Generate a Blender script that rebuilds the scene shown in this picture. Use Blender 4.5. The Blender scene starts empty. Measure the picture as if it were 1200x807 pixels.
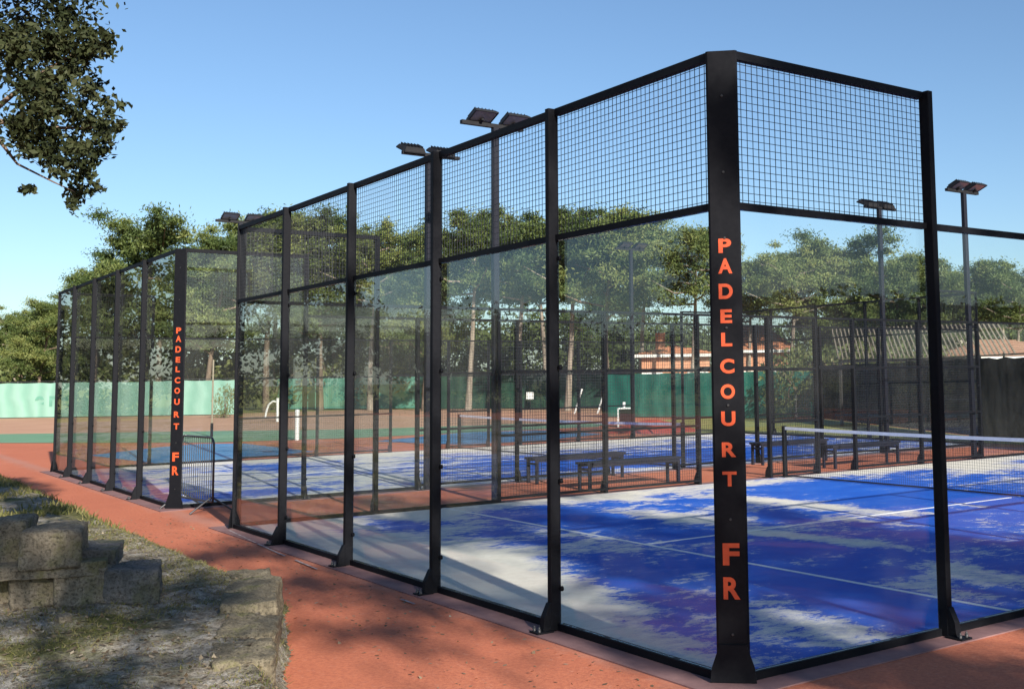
import bpy, math, random
import numpy as np
from mathutils import Vector, Matrix
R = math.radians
random.seed(7)
sc = bpy.context.scene
COL = sc.collection

# ------------------------------------------------------------------ camera
CAM = np.array([5.3739, -4.6559, 1.8953]); YAW, PITCH, ROLL, FPX = .9144, .0934, -.0153, 1314.63
PPX, PPY = 174.1, -85.3
_f = np.array([-math.sin(YAW)*math.cos(PITCH), math.cos(YAW)*math.cos(PITCH), math.sin(PITCH)])
_r = np.cross(_f, [0, 0, 1]); _r /= np.linalg.norm(_r); _u = np.cross(_r, _f)
_c, _s = math.cos(ROLL), math.sin(ROLL)
RIGHT, UP = _r*_c+_u*_s, _u*_c-_r*_s
cam = bpy.data.cameras.new('camera'); co = bpy.data.objects.new('camera', cam); COL.objects.link(co)
M = Matrix.Identity(4)
for i in range(3):
    M[i][0], M[i][1], M[i][2], M[i][3] = RIGHT[i], UP[i], -_f[i], CAM[i]
co.matrix_world = M
cam.sensor_fit = 'HORIZONTAL'; cam.sensor_width = 36; cam.lens = 36*FPX/1200
cam.shift_x = -PPX/1200; cam.shift_y = PPY/1200
cam.clip_start = .05; cam.clip_end = 3000
sc.camera = co

def ray(x, y):
    return RIGHT*((x-600-PPX)/FPX) + UP*(-(y-403.5-PPY)/FPX) + _f
def gnd(x, y, z=0.):
    d = ray(x, y); t = (z-CAM[2])/d[2]; return CAM+t*d
def at(x, depth):                     # ground point below the pixel column x at a distance
    d = ray(x, 441); p = CAM+d*depth; return p[0], p[1]
def zat(x, y, depth):
    return (CAM+ray(x, y)*depth)[2]

# ------------------------------------------------------------------ mesh building
class MB:
    def __init__(s): s.v, s.f, s.sm, s.mi = [], [], [], []
    def add(s, vs, fs, smooth=False, mi=0):
        o = len(s.v); s.v += [tuple(map(float, v)) for v in vs]
        for f in fs: s.f.append(tuple(o+i for i in f)); s.sm.append(smooth); s.mi.append(mi)
        return s
    def box(s, x0, x1, y0, y1, z0, z1, mi=0):
        v = [(x, y, z) for x in (x0, x1) for y in (y0, y1) for z in (z0, z1)]
        return s.add(v, [(0,1,3,2),(4,6,7,5),(0,4,5,1),(2,3,7,6),(0,2,6,4),(1,5,7,3)], mi=mi)
    def bbox(s, x0, x1, y0, y1, z0, z1, b=.006):       # box with chamfered vertical edges and top
        p = [(x0+b,y0),(x1-b,y0),(x1,y0+b),(x1,y1-b),(x1-b,y1),(x0+b,y1),(x0,y1-b),(x0,y0+b)]
        return s.prism(p, z0, z1)
    def prism(s, poly, z0, z1, smooth=False):
        n = len(poly)
        v = [(x, y, z0) for x, y in poly]+[(x, y, z1) for x, y in poly]
        fs = [(i, (i+1) % n, n+(i+1) % n, n+i) for i in range(n)]
        fs += [tuple(range(n-1, -1, -1)), tuple(range(n, 2*n))]
        return s.add(v, fs, smooth)
    def extr(s, poly3, d):                              # planar polygon extruded by vector d
        n = len(poly3); d = np.array(d)
        v = [np.array(p) for p in poly3]; v += [p+d for p in v]
        return s.add(v, [(i, (i+1) % n, n+(i+1) % n, n+i) for i in range(n)]+[tuple(range(n-1,-1,-1)), tuple(range(n, 2*n))])
    def tube(s, pts, rad, n=8, cap=True, smooth=True):
        pts = [np.array(p, float) for p in pts]
        rr = rad if hasattr(rad, '__len__') else [rad]*len(pts)
        vs, fs = [], []; ref = None
        for i, p in enumerate(pts):
            t = pts[min(i+1, len(pts)-1)]-pts[max(i-1, 0)]; t = t/(np.linalg.norm(t)+1e-12)
            if ref is None: ref = np.array([0,0,1.]) if abs(t[2]) < .9 else np.array([1.,0,0])
            a = np.cross(t, ref); a /= np.linalg.norm(a); b = np.cross(t, a); ref = np.cross(a, t)
            for k in range(n):
                w = 2*math.pi*k/n+math.pi/n; vs.append(p+(a*math.cos(w)+b*math.sin(w))*rr[i])
        for i in range(len(pts)-1):
            for k in range(n):
                fs.append((i*n+k, i*n+(k+1) % n, (i+1)*n+(k+1) % n, (i+1)*n+k))
        s.add(vs, fs, smooth)
        if cap:
            m = len(pts)-1
            s.add(vs[:n], [tuple(range(n-1,-1,-1))]); s.add(vs[m*n:], [tuple(range(n))])
        return s
    def mesh(s, name, mats):
        me = bpy.data.meshes.new(name)
        me.from_pydata(s.v, [], s.f)
        me.polygons.foreach_set('use_smooth', s.sm)
        me.polygons.foreach_set('material_index', s.mi)
        for m in (mats if isinstance(mats, (list, tuple)) else [mats]): me.materials.append(m)
        me.update(); return me
    def build(s, name, mats, parent=None, loc=None):
        return link(name, s.mesh(name, mats), parent, loc)
def link(name, me, parent=None, loc=None):
    o = bpy.data.objects.new(name, me); COL.objects.link(o)
    if parent is not None: o.parent = parent
    if loc is not None: o.location = loc
    return o
def tag(o, label=None, cat=None, group=None, kind=None):
    if label: o['label'] = label
    if cat: o['category'] = cat
    if group: o['group'] = group
    if kind: o['kind'] = kind
    return o
def thing(name, label, cat, loc=(0,0,0), rz=0, group=None):
    o = bpy.data.objects.new(name, None); COL.objects.link(o); o.location = loc; o.rotation_euler.z = rz
    o.empty_display_size = .2
    return tag(o, label, cat, group)
def dup(root, loc, rz=0, label=None, scale=None):
    r = root.copy(); COL.objects.link(r); r.location = loc; r.rotation_euler.z = rz
    if scale: r.scale = scale
    if label: r['label'] = label
    for c in root.children:
        k = c.copy(); COL.objects.link(k); k.parent = r
        for g in c.children:
            q = g.copy(); COL.objects.link(q); q.parent = k
    return r

# ------------------------------------------------------------------ materials
def mat(name):
    m = bpy.data.materials.new(name); m.use_nodes = True; nt = m.node_tree; nt.nodes.clear()
    out = nt.nodes.new('ShaderNodeOutputMaterial'); return m, nt, out
class N:
    def __init__(s, nt): s.nt = nt
    def n(s, t, **k):
        x = s.nt.nodes.new(t)
        for a, b in k.items(): setattr(x, a, b)
        return x
    def l(s, a, b): s.nt.links.new(a, b)
    def noise(s, vec, scale, detail=4, rough=.55, dist=0.):
        x = s.n('ShaderNodeTexNoise'); x.inputs['Scale'].default_value = scale; x.inputs['Detail'].default_value = detail
        x.inputs['Roughness'].default_value = rough; x.inputs['Distortion'].default_value = dist
        if vec is not None: s.l(vec, x.inputs['Vector'])
        return x.outputs[0]
    def math(s, op, a, b=None, clamp=False):
        x = s.n('ShaderNodeMath', operation=op, use_clamp=clamp)
        for i, q in enumerate((a, b)):
            if q is None: continue
            if isinstance(q, (int, float)): x.inputs[i].default_value = q
            else: s.l(q, x.inputs[i])
        return x.outputs[0]
    def ramp(s, fac, stops, interp='LINEAR'):
        x = s.n('ShaderNodeValToRGB'); x.color_ramp.interpolation = interp
        el = x.color_ramp.elements
        while len(el) < len(stops): el.new(.5)
        for e, (p, c) in zip(el, stops):
            e.position = p; e.color = (*c, 1) if len(c) == 3 else c
        s.l(fac, x.inputs[0]); return x.outputs[0]
    def mix(s, fac, a, b):
        x = s.n('ShaderNodeMix', data_type='RGBA')
        for i, q in ((0, fac), (6, a), (7, b)):
            if isinstance(q, (int, float)): x.inputs[i].default_value = q
            elif isinstance(q, tuple): x.inputs[i].default_value = (*q, 1)
            else: s.l(q, x.inputs[i])
        return x.outputs[2]
    def obj(s): return s.n('ShaderNodeTexCoord').outputs['Object']
    def geo(s): return s.n('ShaderNodeNewGeometry').outputs['Position']
    def mapping(s, vec, sc=(1,1,1), rot=(0,0,0)):
        x = s.n('ShaderNodeMapping'); s.l(vec, x.inputs[0]); x.inputs['Scale'].default_value = sc; x.inputs['Rotation'].default_value = rot
        return x.outputs[0]
    def bsdf(s, out, color, rough=.6, metal=0., spec=.5, bump=None, bstr=.3, bdist=.02):
        p = s.n('ShaderNodeBsdfPrincipled')
        for k, q in (('Base Color', color), ('Roughness', rough), ('Metallic', metal), ('Specular IOR Level', spec)):
            if isinstance(q, tuple): p.inputs[k].default_value = (*q, 1)
            elif isinstance(q, (int, float)): p.inputs[k].default_value = q
            else: s.l(q, p.inputs[k])
        if bump is not None:
            b = s.n('ShaderNodeBump'); b.inputs['Strength'].default_value = bstr; b.inputs['Distance'].default_value = bdist
            s.l(bump, b.inputs['Height']); s.l(b.outputs[0], p.inputs['Normal'])
        s.l(p.outputs[0], out.inputs[0]); return p
def simple(name, c1, c2=None, scale=6, rough=.6, metal=0., spec=.5, bstr=0., bdist=.01, coord='obj', detail=5, stretch=(1,1,1)):
    m, nt, out = mat(name); n = N(nt)
    v = n.geo() if coord == 'geo' else n.obj()
    if stretch != (1,1,1): v = n.mapping(v, stretch)
    f = n.noise(v, scale, detail, .6)
    c2 = c2 or tuple(x*.75 for x in c1)
    col = n.ramp(f, [(.32, c1), (.68, c2)])
    n.bsdf(out, col, rough, metal, spec, f if bstr else None, bstr, bdist)
    return m

MT = {}
MT['black'] = simple('black_powder_coat', (.006,.0065,.009), (.009,.0095,.012), 30, .6, 0, .10, .05, .001)
MT['mast'] = simple('dark_mast_paint', (.009,.010,.016), (.013,.013,.02), 20, .5, 0, .2)
MT['wire'] = simple('black_wire', (.012,.014,.02), None, 20, .5)
MT['worn'] = simple('worn_line_paint', (.50,.42,.40), (.22,.14,.14), 9, .9, 0, .2, 0, .01, 'geo', 8)
MT['lamp'] = simple('lamp_housing', (.012,.012,.014), (.018,.018,.02), 14, .6, 0, .15)
MT['lens'] = simple('lamp_lens', (.30,.29,.27), (.20,.19,.18), 40, .15)
MT['orange'] = simple('orange_paint', (.62,.085,.02), (.52,.068,.018), 25, .5)
MT['bolt'] = simple('zinc_bolt', (.07,.07,.072), (.05,.05,.052), 40, .5, .5)
MT['white'] = simple('white_paint', (.78,.78,.77), (.68,.68,.66), 10, .5)
MT['galv'] = simple('galvanised_steel', (.09,.09,.095), (.06,.06,.065), 18, .45, .5)
MT['bench'] = simple('navy_bench_paint', (.010,.011,.022), (.014,.015,.026), 12, .6, 0, .2)
MT['tape'] = simple('net_tape_white', (.72,.74,.80), (.6,.62,.7), 9, .7)
MT['netcord'] = simple('net_cord_black', (.012,.015,.03), None, 9, .8)
MT['concrete'] = simple('foundation_concrete', (.27,.155,.145), (.17,.095,.095), 3.5, .9, 0, .2, .25, .004, 'geo', 8)
def stonemat(name, a, b, moss):
    m, nt, out = mat(name); n = N(nt); v = n.obj()
    n1 = n.noise(v, 3.2, 8, .65); n2 = n.noise(v, 14, 9, .75); n3 = n.noise(v, 55, 4, .7)
    col = n.ramp(n.math('ADD', n.math('MULTIPLY', n1, .45), n.math('MULTIPLY', n2, .55)), [(.33, b), (.5, tuple((x+y)/2 for x, y in zip(a, b))), (.64, a)])
    col = n.mix(n.ramp(n1, [(.52, (0,0,0)), (.62, (.75,)*3)]), col, moss)
    col = n.mix(n.ramp(n3, [(.36, (.7,)*3), (.5, (0,0,0))]), col, (.045,.04,.032))
    n.bsdf(out, col, .95, 0, .15, n.math('ADD', n2, n.math('MULTIPLY', n3, .5)), .9, .035); return m
MT['stone'] = stonemat('weathered_stone', (.40,.34,.25), (.12,.10,.075), (.15,.14,.055))
MT['edge'] = stonemat('mossy_edge_stone', (.34,.29,.20), (.09,.075,.05), (.16,.16,.05))
MT['stonedk'] = stonemat('lichen_dark_stone', (.22,.21,.20), (.08,.082,.08), (.11,.115,.07))
MT['bark'] = simple('pine_bark', (.22,.16,.115), (.09,.065,.05), 2.2, .95, 0, .1, .6, .06, 'obj', 6, (3,3,.5))
MT['barkpale'] = simple('grey_pine_bark', (.36,.30,.24), (.17,.135,.11), 2.2, .95, 0, .1, .6, .06, 'obj', 6, (3,3,.5))
MT['tile'] = simple('terracotta_tiles', (.55,.24,.13), (.44,.18,.095), 2.5, .85, 0, .2, .3, .05)
MT['tilepale'] = simple('pale_terracotta_tiles', (.38,.22,.155), (.27,.15,.105), 2.5, .85, 0, .2, .3, .05)
MT['salmon'] = simple('salmon_render', (.62,.29,.16), (.54,.24,.14), 1.2, .9)
MT['cream'] = simple('cream_render', (.60,.54,.44), (.50,.44,.35), 1.2, .9)
MT['window'] = simple('dark_window_pane', (.02,.025,.03), None, 2, .1)
MT['slat'] = simple('dark_timber_slats', (.035,.03,.03), (.02,.018,.018), 4, .8)
MT['cane'] = simple('pale_reed_canes', (.30,.25,.18), (.21,.17,.12), 6, .9)
MT['heap'] = simple('red_clay_heap', (.42,.07,.045), (.30,.05,.035), 5, .95, 0, .1, .6, .05)
MT['wood'] = simple('orange_brown_timber', (.42,.2,.09), (.3,.14,.06), 4, .7)

def leafmat(name, cols, rough=.55, trans=.25, spec=.3):
    m, nt, out = mat(name); n = N(nt)
    at_ = n.n('ShaderNodeAttribute', attribute_name='shade')
    oi = n.n('ShaderNodeObjectInfo')
    f = n.math('ADD', n.math('MULTIPLY', at_.outputs['Fac'], .75), n.math('MULTIPLY', oi.outputs['Random'], .25))
    col = n.ramp(f, [(i/(len(cols)-1), c) for i, c in enumerate(cols)])
    p = n.n('ShaderNodeBsdfPrincipled'); n.l(col, p.inputs['Base Color']); p.inputs['Roughness'].default_value = rough
    p.inputs['Specular IOR Level'].default_value = spec
    t = n.n('ShaderNodeBsdfTranslucent'); n.l(col, t.inputs[0])
    mx = n.n('ShaderNodeMixShader'); mx.inputs[0].default_value = trans
    n.l(p.outputs[0], mx.inputs[1]); n.l(t.outputs[0], mx.inputs[2]); n.l(mx.outputs[0], out.inputs[0])
    return m
MT['pine'] = leafmat('pine_needles', [(.020,.036,.012), (.058,.092,.026), (.14,.175,.05), (.26,.265,.085)])
MT['shrub'] = leafmat('shrub_leaves', [(.05,.075,.02), (.10,.13,.04), (.17,.185,.065), (.22,.21,.09)])
MT['oak'] = leafmat('holm_oak_leaves', [(.010,.013,.007), (.022,.029,.012), (.042,.05,.02), (.075,.078,.04)], .6, .12, .12)
MT['grassb'] = leafmat('grass_blades', [(.06,.075,.018), (.12,.13,.035), (.19,.17,.06), (.26,.22,.11)], .7, .3)
MT['litter'] = leafmat('leaf_litter', [(.05,.035,.022), (.12,.085,.05), (.22,.17,.11), (.38,.33,.25)], .9, 0)

def glassmat():
    m, nt, out = mat('court_glass'); n = N(nt)
    lw = n.n('ShaderNodeLayerWeight'); lw.inputs[0].default_value = .5
    f5 = n.math('POWER', lw.outputs['Facing'], 5.)
    f = n.math('ADD', n.math('MULTIPLY', f5, .96), .041, True)
    tr = n.n('ShaderNodeBsdfTransparent'); tr.inputs[0].default_value = (.98,.992,.988,1)
    gl = n.n('ShaderNodeBsdfGlossy'); gl.inputs['Roughness'].default_value = 0.
    df = n.n('ShaderNodeBsdfDiffuse'); df.inputs[0].default_value = (.6,.6,.58,1)
    dust = n.ramp(n.noise(n.mapping(n.geo(), (1,1,.35)), 2.2, 6, .65), [(.35, (.003,)*3), (.8, (.018,)*3)])
    m1 = n.n('ShaderNodeMixShader'); n.l(f, m1.inputs[0]); n.l(tr.outputs[0], m1.inputs[1]); n.l(gl.outputs[0], m1.inputs[2])
    m2 = n.n('ShaderNodeMixShader'); n.l(dust, m2.inputs[0]); n.l(m1.outputs[0], m2.inputs[1]); n.l(df.outputs[0], m2.inputs[2])
    n.l(m2.outputs[0], out.inputs[0]); return m
MT['glass'] = glassmat()

def screenmat(name, c1, c2):
    m, nt, out = mat(name); n = N(nt)
    v = n.obj()
    w = n.n('ShaderNodeTexWave', wave_type='BANDS', bands_direction='X'); n.l(v, w.inputs[0]); w.inputs['Scale'].default_value = .35
    w.inputs['Distortion'].default_value = 6; w.inputs['Detail'].default_value = 3
    col = n.ramp(n.math('ADD', n.math('MULTIPLY', w.outputs['Fac'], .5), n.math('MULTIPLY', n.noise(v, 1.3, 6), .5)), [(.25, c1), (.75, c2)])
    n.bsdf(out, col, .9, 0, .05, w.outputs['Fac'], .5, .06); return m
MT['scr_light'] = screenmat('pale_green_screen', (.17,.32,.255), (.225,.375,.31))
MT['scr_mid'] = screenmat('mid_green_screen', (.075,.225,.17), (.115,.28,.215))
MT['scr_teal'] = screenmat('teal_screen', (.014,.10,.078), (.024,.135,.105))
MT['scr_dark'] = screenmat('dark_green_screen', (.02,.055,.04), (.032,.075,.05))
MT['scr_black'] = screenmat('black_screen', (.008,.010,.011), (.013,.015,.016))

def pathmat():
    m, nt, out = mat('red_porous_path'); n = N(nt); v = n.geo()
    a = n.noise(v, .35, 6, .6); b = n.noise(v, 75, 3, .75); c = n.noise(v, 2.3, 9, .8); e = n.noise(v, 11, 6, .8)
    col = n.ramp(n.math('ADD', n.math('MULTIPLY', a, .6), n.math('MULTIPLY', c, .4)), [(.3, (.43,.13,.068)), (.52, (.54,.175,.088)), (.72, (.61,.225,.122))])
    col = n.mix(n.math('MULTIPLY', n.ramp(b, [(.35, (0,0,0)), (.75, (1,1,1))]), .35), col, (.42,.125,.075))
    col = n.mix(n.ramp(e, [(.56, (0,0,0)), (.72, (.4,)*3)]), col, (.62,.36,.26))
    gr = n.noise(v, 28, 4, .8); col = n.mix(n.ramp(gr, [(.40, (.55,)*3), (.56, (0,0,0))]), col, (.33,.09,.055))
    gy = n.n('ShaderNodeSeparateXYZ'); n.l(v, gy.inputs[0]); ed = n.math('ADD', n.math('MULTIPLY', gy.outputs[1], 1.6), n.math('MULTIPLY', c, 1.3))
    col = n.mix(n.ramp(ed, [(.05, (0,0,0)), (.45, (.5,)*3), (.62, (.5,)*3), (.9, (0,0,0))]), col, (.40,.22,.17))
    col = n.mix(n.ramp(c, [(.62, (0,0,0)), (.74, (.45,)*3)]), col, (.30,.105,.07))
    n.bsdf(out, col, .9, 0, .25, n.math('ADD', b, n.math('MULTIPLY', e, .6)), .5, .008); return m
MT['path'] = pathmat()
MT['clay'] = simple('brown_clay', (.50,.30,.20), (.43,.25,.165), .5, .95, 0, .1, 0, .01, 'geo')
MT['green'] = simple('green_acrylic', (.17,.31,.195), (.13,.26,.155), .5, .85, 0, .2, 0, .01, 'geo')
MT['bluehard'] = simple('blue_acrylic', (.07,.25,.46), (.05,.20,.40), .6, .7, 0, .3, 0, .01, 'geo')
MT['lawn'] = simple('dry_lawn', (.20,.22,.055), (.27,.25,.09), 1.2, .95, 0, .1, .4, .05, 'geo', 8)

def turfmat():
    m, nt, out = mat('blue_turf_with_sand'); n = N(nt); v = n.geo()
    at_ = n.n('ShaderNodeAttribute', attribute_name='sand')
    vs = n.mapping(v, (1.1, .75, 1), (0,0,R(-52)))
    n1 = n.noise(vs, 1.1, 9, .7, .6); n2 = n.noise(vs, 6., 10, .85, .3); n3 = n.noise(v, 70, 2, .6)
    s = n.math('ADD', n.math('MULTIPLY', n.math('SUBTRACT', n1, .5), .95), n.math('MULTIPLY', n.math('SUBTRACT', n2, .5), .95))
    s = n.math('ADD', s, .5)
    s = n.math('ADD', s, n.math('SUBTRACT', at_.outputs['Fac'], .5))
    s = n.math('ADD', s, n.math('MULTIPLY', n.math('SUBTRACT', n3, .5), .08))
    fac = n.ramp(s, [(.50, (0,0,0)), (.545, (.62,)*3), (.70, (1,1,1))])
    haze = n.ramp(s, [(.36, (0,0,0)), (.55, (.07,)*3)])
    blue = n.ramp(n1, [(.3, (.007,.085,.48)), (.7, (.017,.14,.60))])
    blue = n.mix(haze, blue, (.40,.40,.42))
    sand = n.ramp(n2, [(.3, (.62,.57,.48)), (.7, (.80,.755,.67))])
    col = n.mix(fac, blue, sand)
    n.bsdf(out, col, .85, 0, .2, n3, .35, .006); return m
MT['turf'] = turfmat()

def bankmat():
    m, nt, out = mat('mossy_earth_bank'); n = N(nt); v = n.geo()
    a = n.noise(v, .9, 8, .65); b = n.noise(v, 9, 8, .7); c = n.noise(v, 45, 4, .7)
    earth = n.ramp(b, [(.28, (.10,.08,.055)), (.47, (.26,.225,.175)), (.68, (.48,.45,.395))])
    moss = n.ramp(b, [(.3, (.045,.048,.016)), (.55, (.13,.13,.04)), (.75, (.27,.24,.12))])
    col = n.mix(n.ramp(a, [(.47, (0,0,0)), (.60, (1,1,1))]), earth, moss)
    col = n.mix(n.math('MULTIPLY', n.ramp(c, [(.35, (1,1,1)), (.6, (0,0,0))]), .5), col, (.04,.034,.026))
    n.bsdf(out, col, .95, 0, .15, n.math('ADD', b, n.math('MULTIPLY', c, .4)), .8, .05); return m
MT['bank'] = bankmat()

# ------------------------------------------------------------------ ground sheets
def poly_sheet(name, pts, z, m, label=None):
    mb = MB(); mb.add([(p[0], p[1], z) for p in pts], [tuple(range(len(pts)))])
    o = mb.build(name, m); me = o.data
    if me.polygons[0].normal.z < 0: me.flip_normals()
    return tag(o, kind='structure', label=label)
poly_sheet('ground', [(-600,-600),(600,-600),(600,600),(-600,600)], -.008, MT['lawn'])
poly_sheet('path', [(-60,-30),(30,-30),(30,34),(-60,34)], 0, MT['path'])
def px_sheet(name, px, z, m): return poly_sheet(name, [gnd(x, y)[:2] for x, y in px], z, m)
px_sheet('clay_court', [(-120,487),(40,489.5),(260,485),(420,480),(560,479),(720,478.5),(730,495),(600,497),(420,503),(250,505),(50,508),(-120,510)], .006, MT['clay'])
px_sheet('green_surround', [(-120,510),(50,508),(250,505),(420,503),(600,497),(720,494.6),(700,500),(560,506),(420,513),(250,518.5),(50,519),(-120,519)], .010, MT['green'])
px_sheet('blue_play_area', [(105,533.5),(185,524),(235,520),(285,519.5),(368,529),(300,536),(200,545)], .006, MT['bluehard'])
px_sheet('blue_mini_court', [(438,517),(545,506.5),(640,504),(705,508.5),(640,515.5),(540,521)], .006, MT['bluehard'])
poly_sheet('grass_verge', [gnd(724,496)[:2], gnd(838,488)[:2], gnd(962,490.5)[:2], gnd(1163,514)[:2], (-4,17.2+3.4), (-23.6,20.6), (-23.6,18.6)], .012, MT['lawn'])

# ------------------------------------------------------------------ courts
GAP = 2.93
def blob(fx, fy, cx, cy, rx, ry, rot, amp):
    c, s = math.cos(rot), math.sin(rot); dx, dy = fx-cx, fy-cy
    u, v = (dx*c+dy*s)/rx, (-dx*s+dy*c)/ry
    return amp*np.exp(-(u*u+v*v))
def turf(x1, blobs, base, seed):
    nx, ny = 101, 201
    xs = np.linspace(x1-9.97, x1-.03, nx); ys = np.linspace(.03, 19.97, ny)
    X, Y = np.meshgrid(xs, ys)
    S = np.full_like(X, base)
    for b in blobs: S += blob(X, Y, *b)
    mb = MB()
    mb.v = [(float(a), float(b), .012) for a, b in zip(X.ravel(), Y.ravel())]
    mb.f = [(j*nx+i, j*nx+i+1, (j+1)*nx+i+1, (j+1)*nx+i) for j in range(ny-1) for i in range(nx-1)]
    mb.sm = [False]*len(mb.f); mb.mi = [0]*len(mb.f)
    o = mb.build('court_surface', MT['turf'])
    a = o.data.attributes.new('sand', 'FLOAT', 'POINT'); a.data.foreach_set('value', S.ravel().astype(np.float32))
    tag(o, kind='structure')
    ln = MB()
    for y in (3.05, 16.95): ln.box(x1-9.97, x1-.03, y-.025, y+.025, .012, .0165)
    ln.box(x1-5.025, x1-4.975, 3.075, 9.9, .012, .0165); ln.box(x1-5.025, x1-4.975, 10.1, 16.925, .012, .0165)
    tag(ln.build('court_line_markings', MT['white']), kind='structure')
def g2(x, y): p = gnd(x, y); return p[0], p[1]
# sand drifts: centre, radii, rotation, amount
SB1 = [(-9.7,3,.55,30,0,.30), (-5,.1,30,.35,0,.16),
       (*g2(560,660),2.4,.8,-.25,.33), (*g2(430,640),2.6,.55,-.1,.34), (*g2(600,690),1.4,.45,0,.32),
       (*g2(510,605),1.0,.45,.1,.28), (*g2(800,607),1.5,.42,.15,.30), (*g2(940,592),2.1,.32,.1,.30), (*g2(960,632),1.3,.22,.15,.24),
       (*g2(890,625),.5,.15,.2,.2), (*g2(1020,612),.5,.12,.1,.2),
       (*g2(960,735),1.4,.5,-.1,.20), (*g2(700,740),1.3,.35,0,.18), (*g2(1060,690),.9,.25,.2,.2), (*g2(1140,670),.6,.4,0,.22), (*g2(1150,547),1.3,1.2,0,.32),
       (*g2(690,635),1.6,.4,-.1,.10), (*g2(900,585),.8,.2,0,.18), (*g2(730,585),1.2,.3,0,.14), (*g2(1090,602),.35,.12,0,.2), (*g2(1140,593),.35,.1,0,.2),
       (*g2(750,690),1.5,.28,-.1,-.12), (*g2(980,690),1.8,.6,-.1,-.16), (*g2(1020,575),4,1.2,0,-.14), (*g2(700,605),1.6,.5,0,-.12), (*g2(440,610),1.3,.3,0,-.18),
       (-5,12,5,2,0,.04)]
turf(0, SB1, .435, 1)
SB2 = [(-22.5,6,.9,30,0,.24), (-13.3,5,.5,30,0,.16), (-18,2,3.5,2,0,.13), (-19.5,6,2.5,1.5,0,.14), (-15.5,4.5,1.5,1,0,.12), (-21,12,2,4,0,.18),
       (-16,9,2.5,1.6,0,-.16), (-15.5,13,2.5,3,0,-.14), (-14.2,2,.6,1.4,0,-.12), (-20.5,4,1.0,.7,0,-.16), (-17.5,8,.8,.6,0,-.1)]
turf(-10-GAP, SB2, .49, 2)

# foundation beams (flush concrete strips outside the glass)
for x1 in (0, -10-GAP):
    mb = MB(); w = .24
    z0, z1 = .001, .010
    mb.box(x1-10-w, x1+w, -w, .03, z0, z1); mb.box(x1-10-w, x1+w, 19.97, 20+w, z0, z1)
    mb.box(x1-10-w, x1-9.97, .03, 19.97, z0, z1); mb.box(x1-.03, x1+w, .03, 19.97, z0, z1)
    tag(mb.build('foundation_kerb', MT['concrete']), kind='structure')

mb = MB()
for (xa, ya), (xb, yb) in (((268.5,622),(300,637)), ((302,638),(334,652.5)), ((346,657),(372,668)), ((470,703),(486,709))):
    A_, B_ = gnd(xa, ya), gnd(xb, yb); mb.add([(A_[0],A_[1]-.014,.0135), (B_[0],B_[1]-.010,.0135), (B_[0],B_[1]+.010,.0135), (A_[0],A_[1]+.014,.0135)], [(0,1,2,3)])
tag(mb.build('worn_kerb_line', MT['worn']), kind='structure')

# letters
def letter_mesh(ch, h, wide):
    cu = bpy.data.curves.new('letter', 'FONT'); cu.body = ch; cu.size = 1; cu.extrude = .0; cu.offset = .036
    o = bpy.data.objects.new('letter', cu); COL.objects.link(o)
    dg = bpy.context.evaluated_depsgraph_get()
    me0 = bpy.data.meshes.new_from_object(o.evaluated_get(dg))
    vs = np.array([v.co[:] for v in me0.vertices]); fs = [tuple(p.vertices) for p in me0.polygons]
    bpy.data.objects.remove(o); bpy.data.curves.remove(cu)
    lo, hi = vs.min(0), vs.max(0); c = (lo+hi)/2; s = h/(hi[1]-lo[1])
    sx = wide/(hi[0]-lo[0])
    vs = [((v[0]-c[0])*sx, 0, (v[1]-c[1])*s) for v in vs]
    mb = MB(); mb.add(vs, fs); me = mb.mesh('letter', MT['orange']); bpy.data.meshes.remove(me0)
    return me
LET = []
def chamfer_z(x, y):
    d = ray(x, y); nrm = np.array([.7071,-.7071,0]); p0 = np.array([-.06,.06,0]); t = np.dot(p0-CAM, nrm)/np.dot(d, nrm); return (CAM+t*d)[2]
for ch, y, hpx in (('P',289,17),('A',312.5,18),('D',342,18),('E',371,16),('L',398,16),('C',429,17),('O',458.5,17),('U',490,17),('R',526,17),('T',560,17),('F',647.5,25),('R',687,25)):
    LET.append((letter_mesh(ch, hpx/185., .105 if hpx > 20 else {'E':.074,'L':.07,'P':.082}.get(ch,.09)), chamfer_z(846+y*.004, y)))

PW, PD0, PD1 = .028, -.08, .010         # post half width, outer and inner depth
def post_mesh(h, foot=True):
    mb = MB(); mb.bbox(-PW, PW, PD0, PD1, .008, h, .005)
    mb.box(-.06, .06, -.22, PD0+.003, .010, .022)
    # flared gusset on the outside
    mb.extr([(-.006, PD0+.002, .2), (-.006, PD0-.02, .2), (-.006, -.115, .1), (-.006, -.125, .02), (-.006, PD0+.002, .02)], (.012, 0, 0))
    mb.extr([(-PW+.001, PD0+.001, .22), (-PW+.001, PD0-.012, .215), (-PW+.001, PD0-.06, .12), (-PW+.001, PD0-.07, .021), (-PW+.001, PD0+.001, .021)], (2*PW-.002, 0, 0))
    return mb.mesh('post', MT['black'])
def bolt_mesh():
    mb = MB(); mb.tube([(0,0,0), (0,0,.025), (0,0,.026), (0,0,.04)], [.013,.013,.007,.007], 6); return mb.mesh('anchor_bolt', MT['bolt'])
def clamp_mesh():
    mb = MB(); mb.tube([(0, .0, 0), (0, -.022, 0)], [.020, .018], 10); mb.box(-.03, 0, -.012, -.002, -.012, .012); return mb.mesh('clamp', MT['black'])
P4, P3 = post_mesh(3.998), post_mesh(3.0)
BOLT, CLAMP = bolt_mesh(), clamp_mesh()
_mesh_cache = {}
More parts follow.
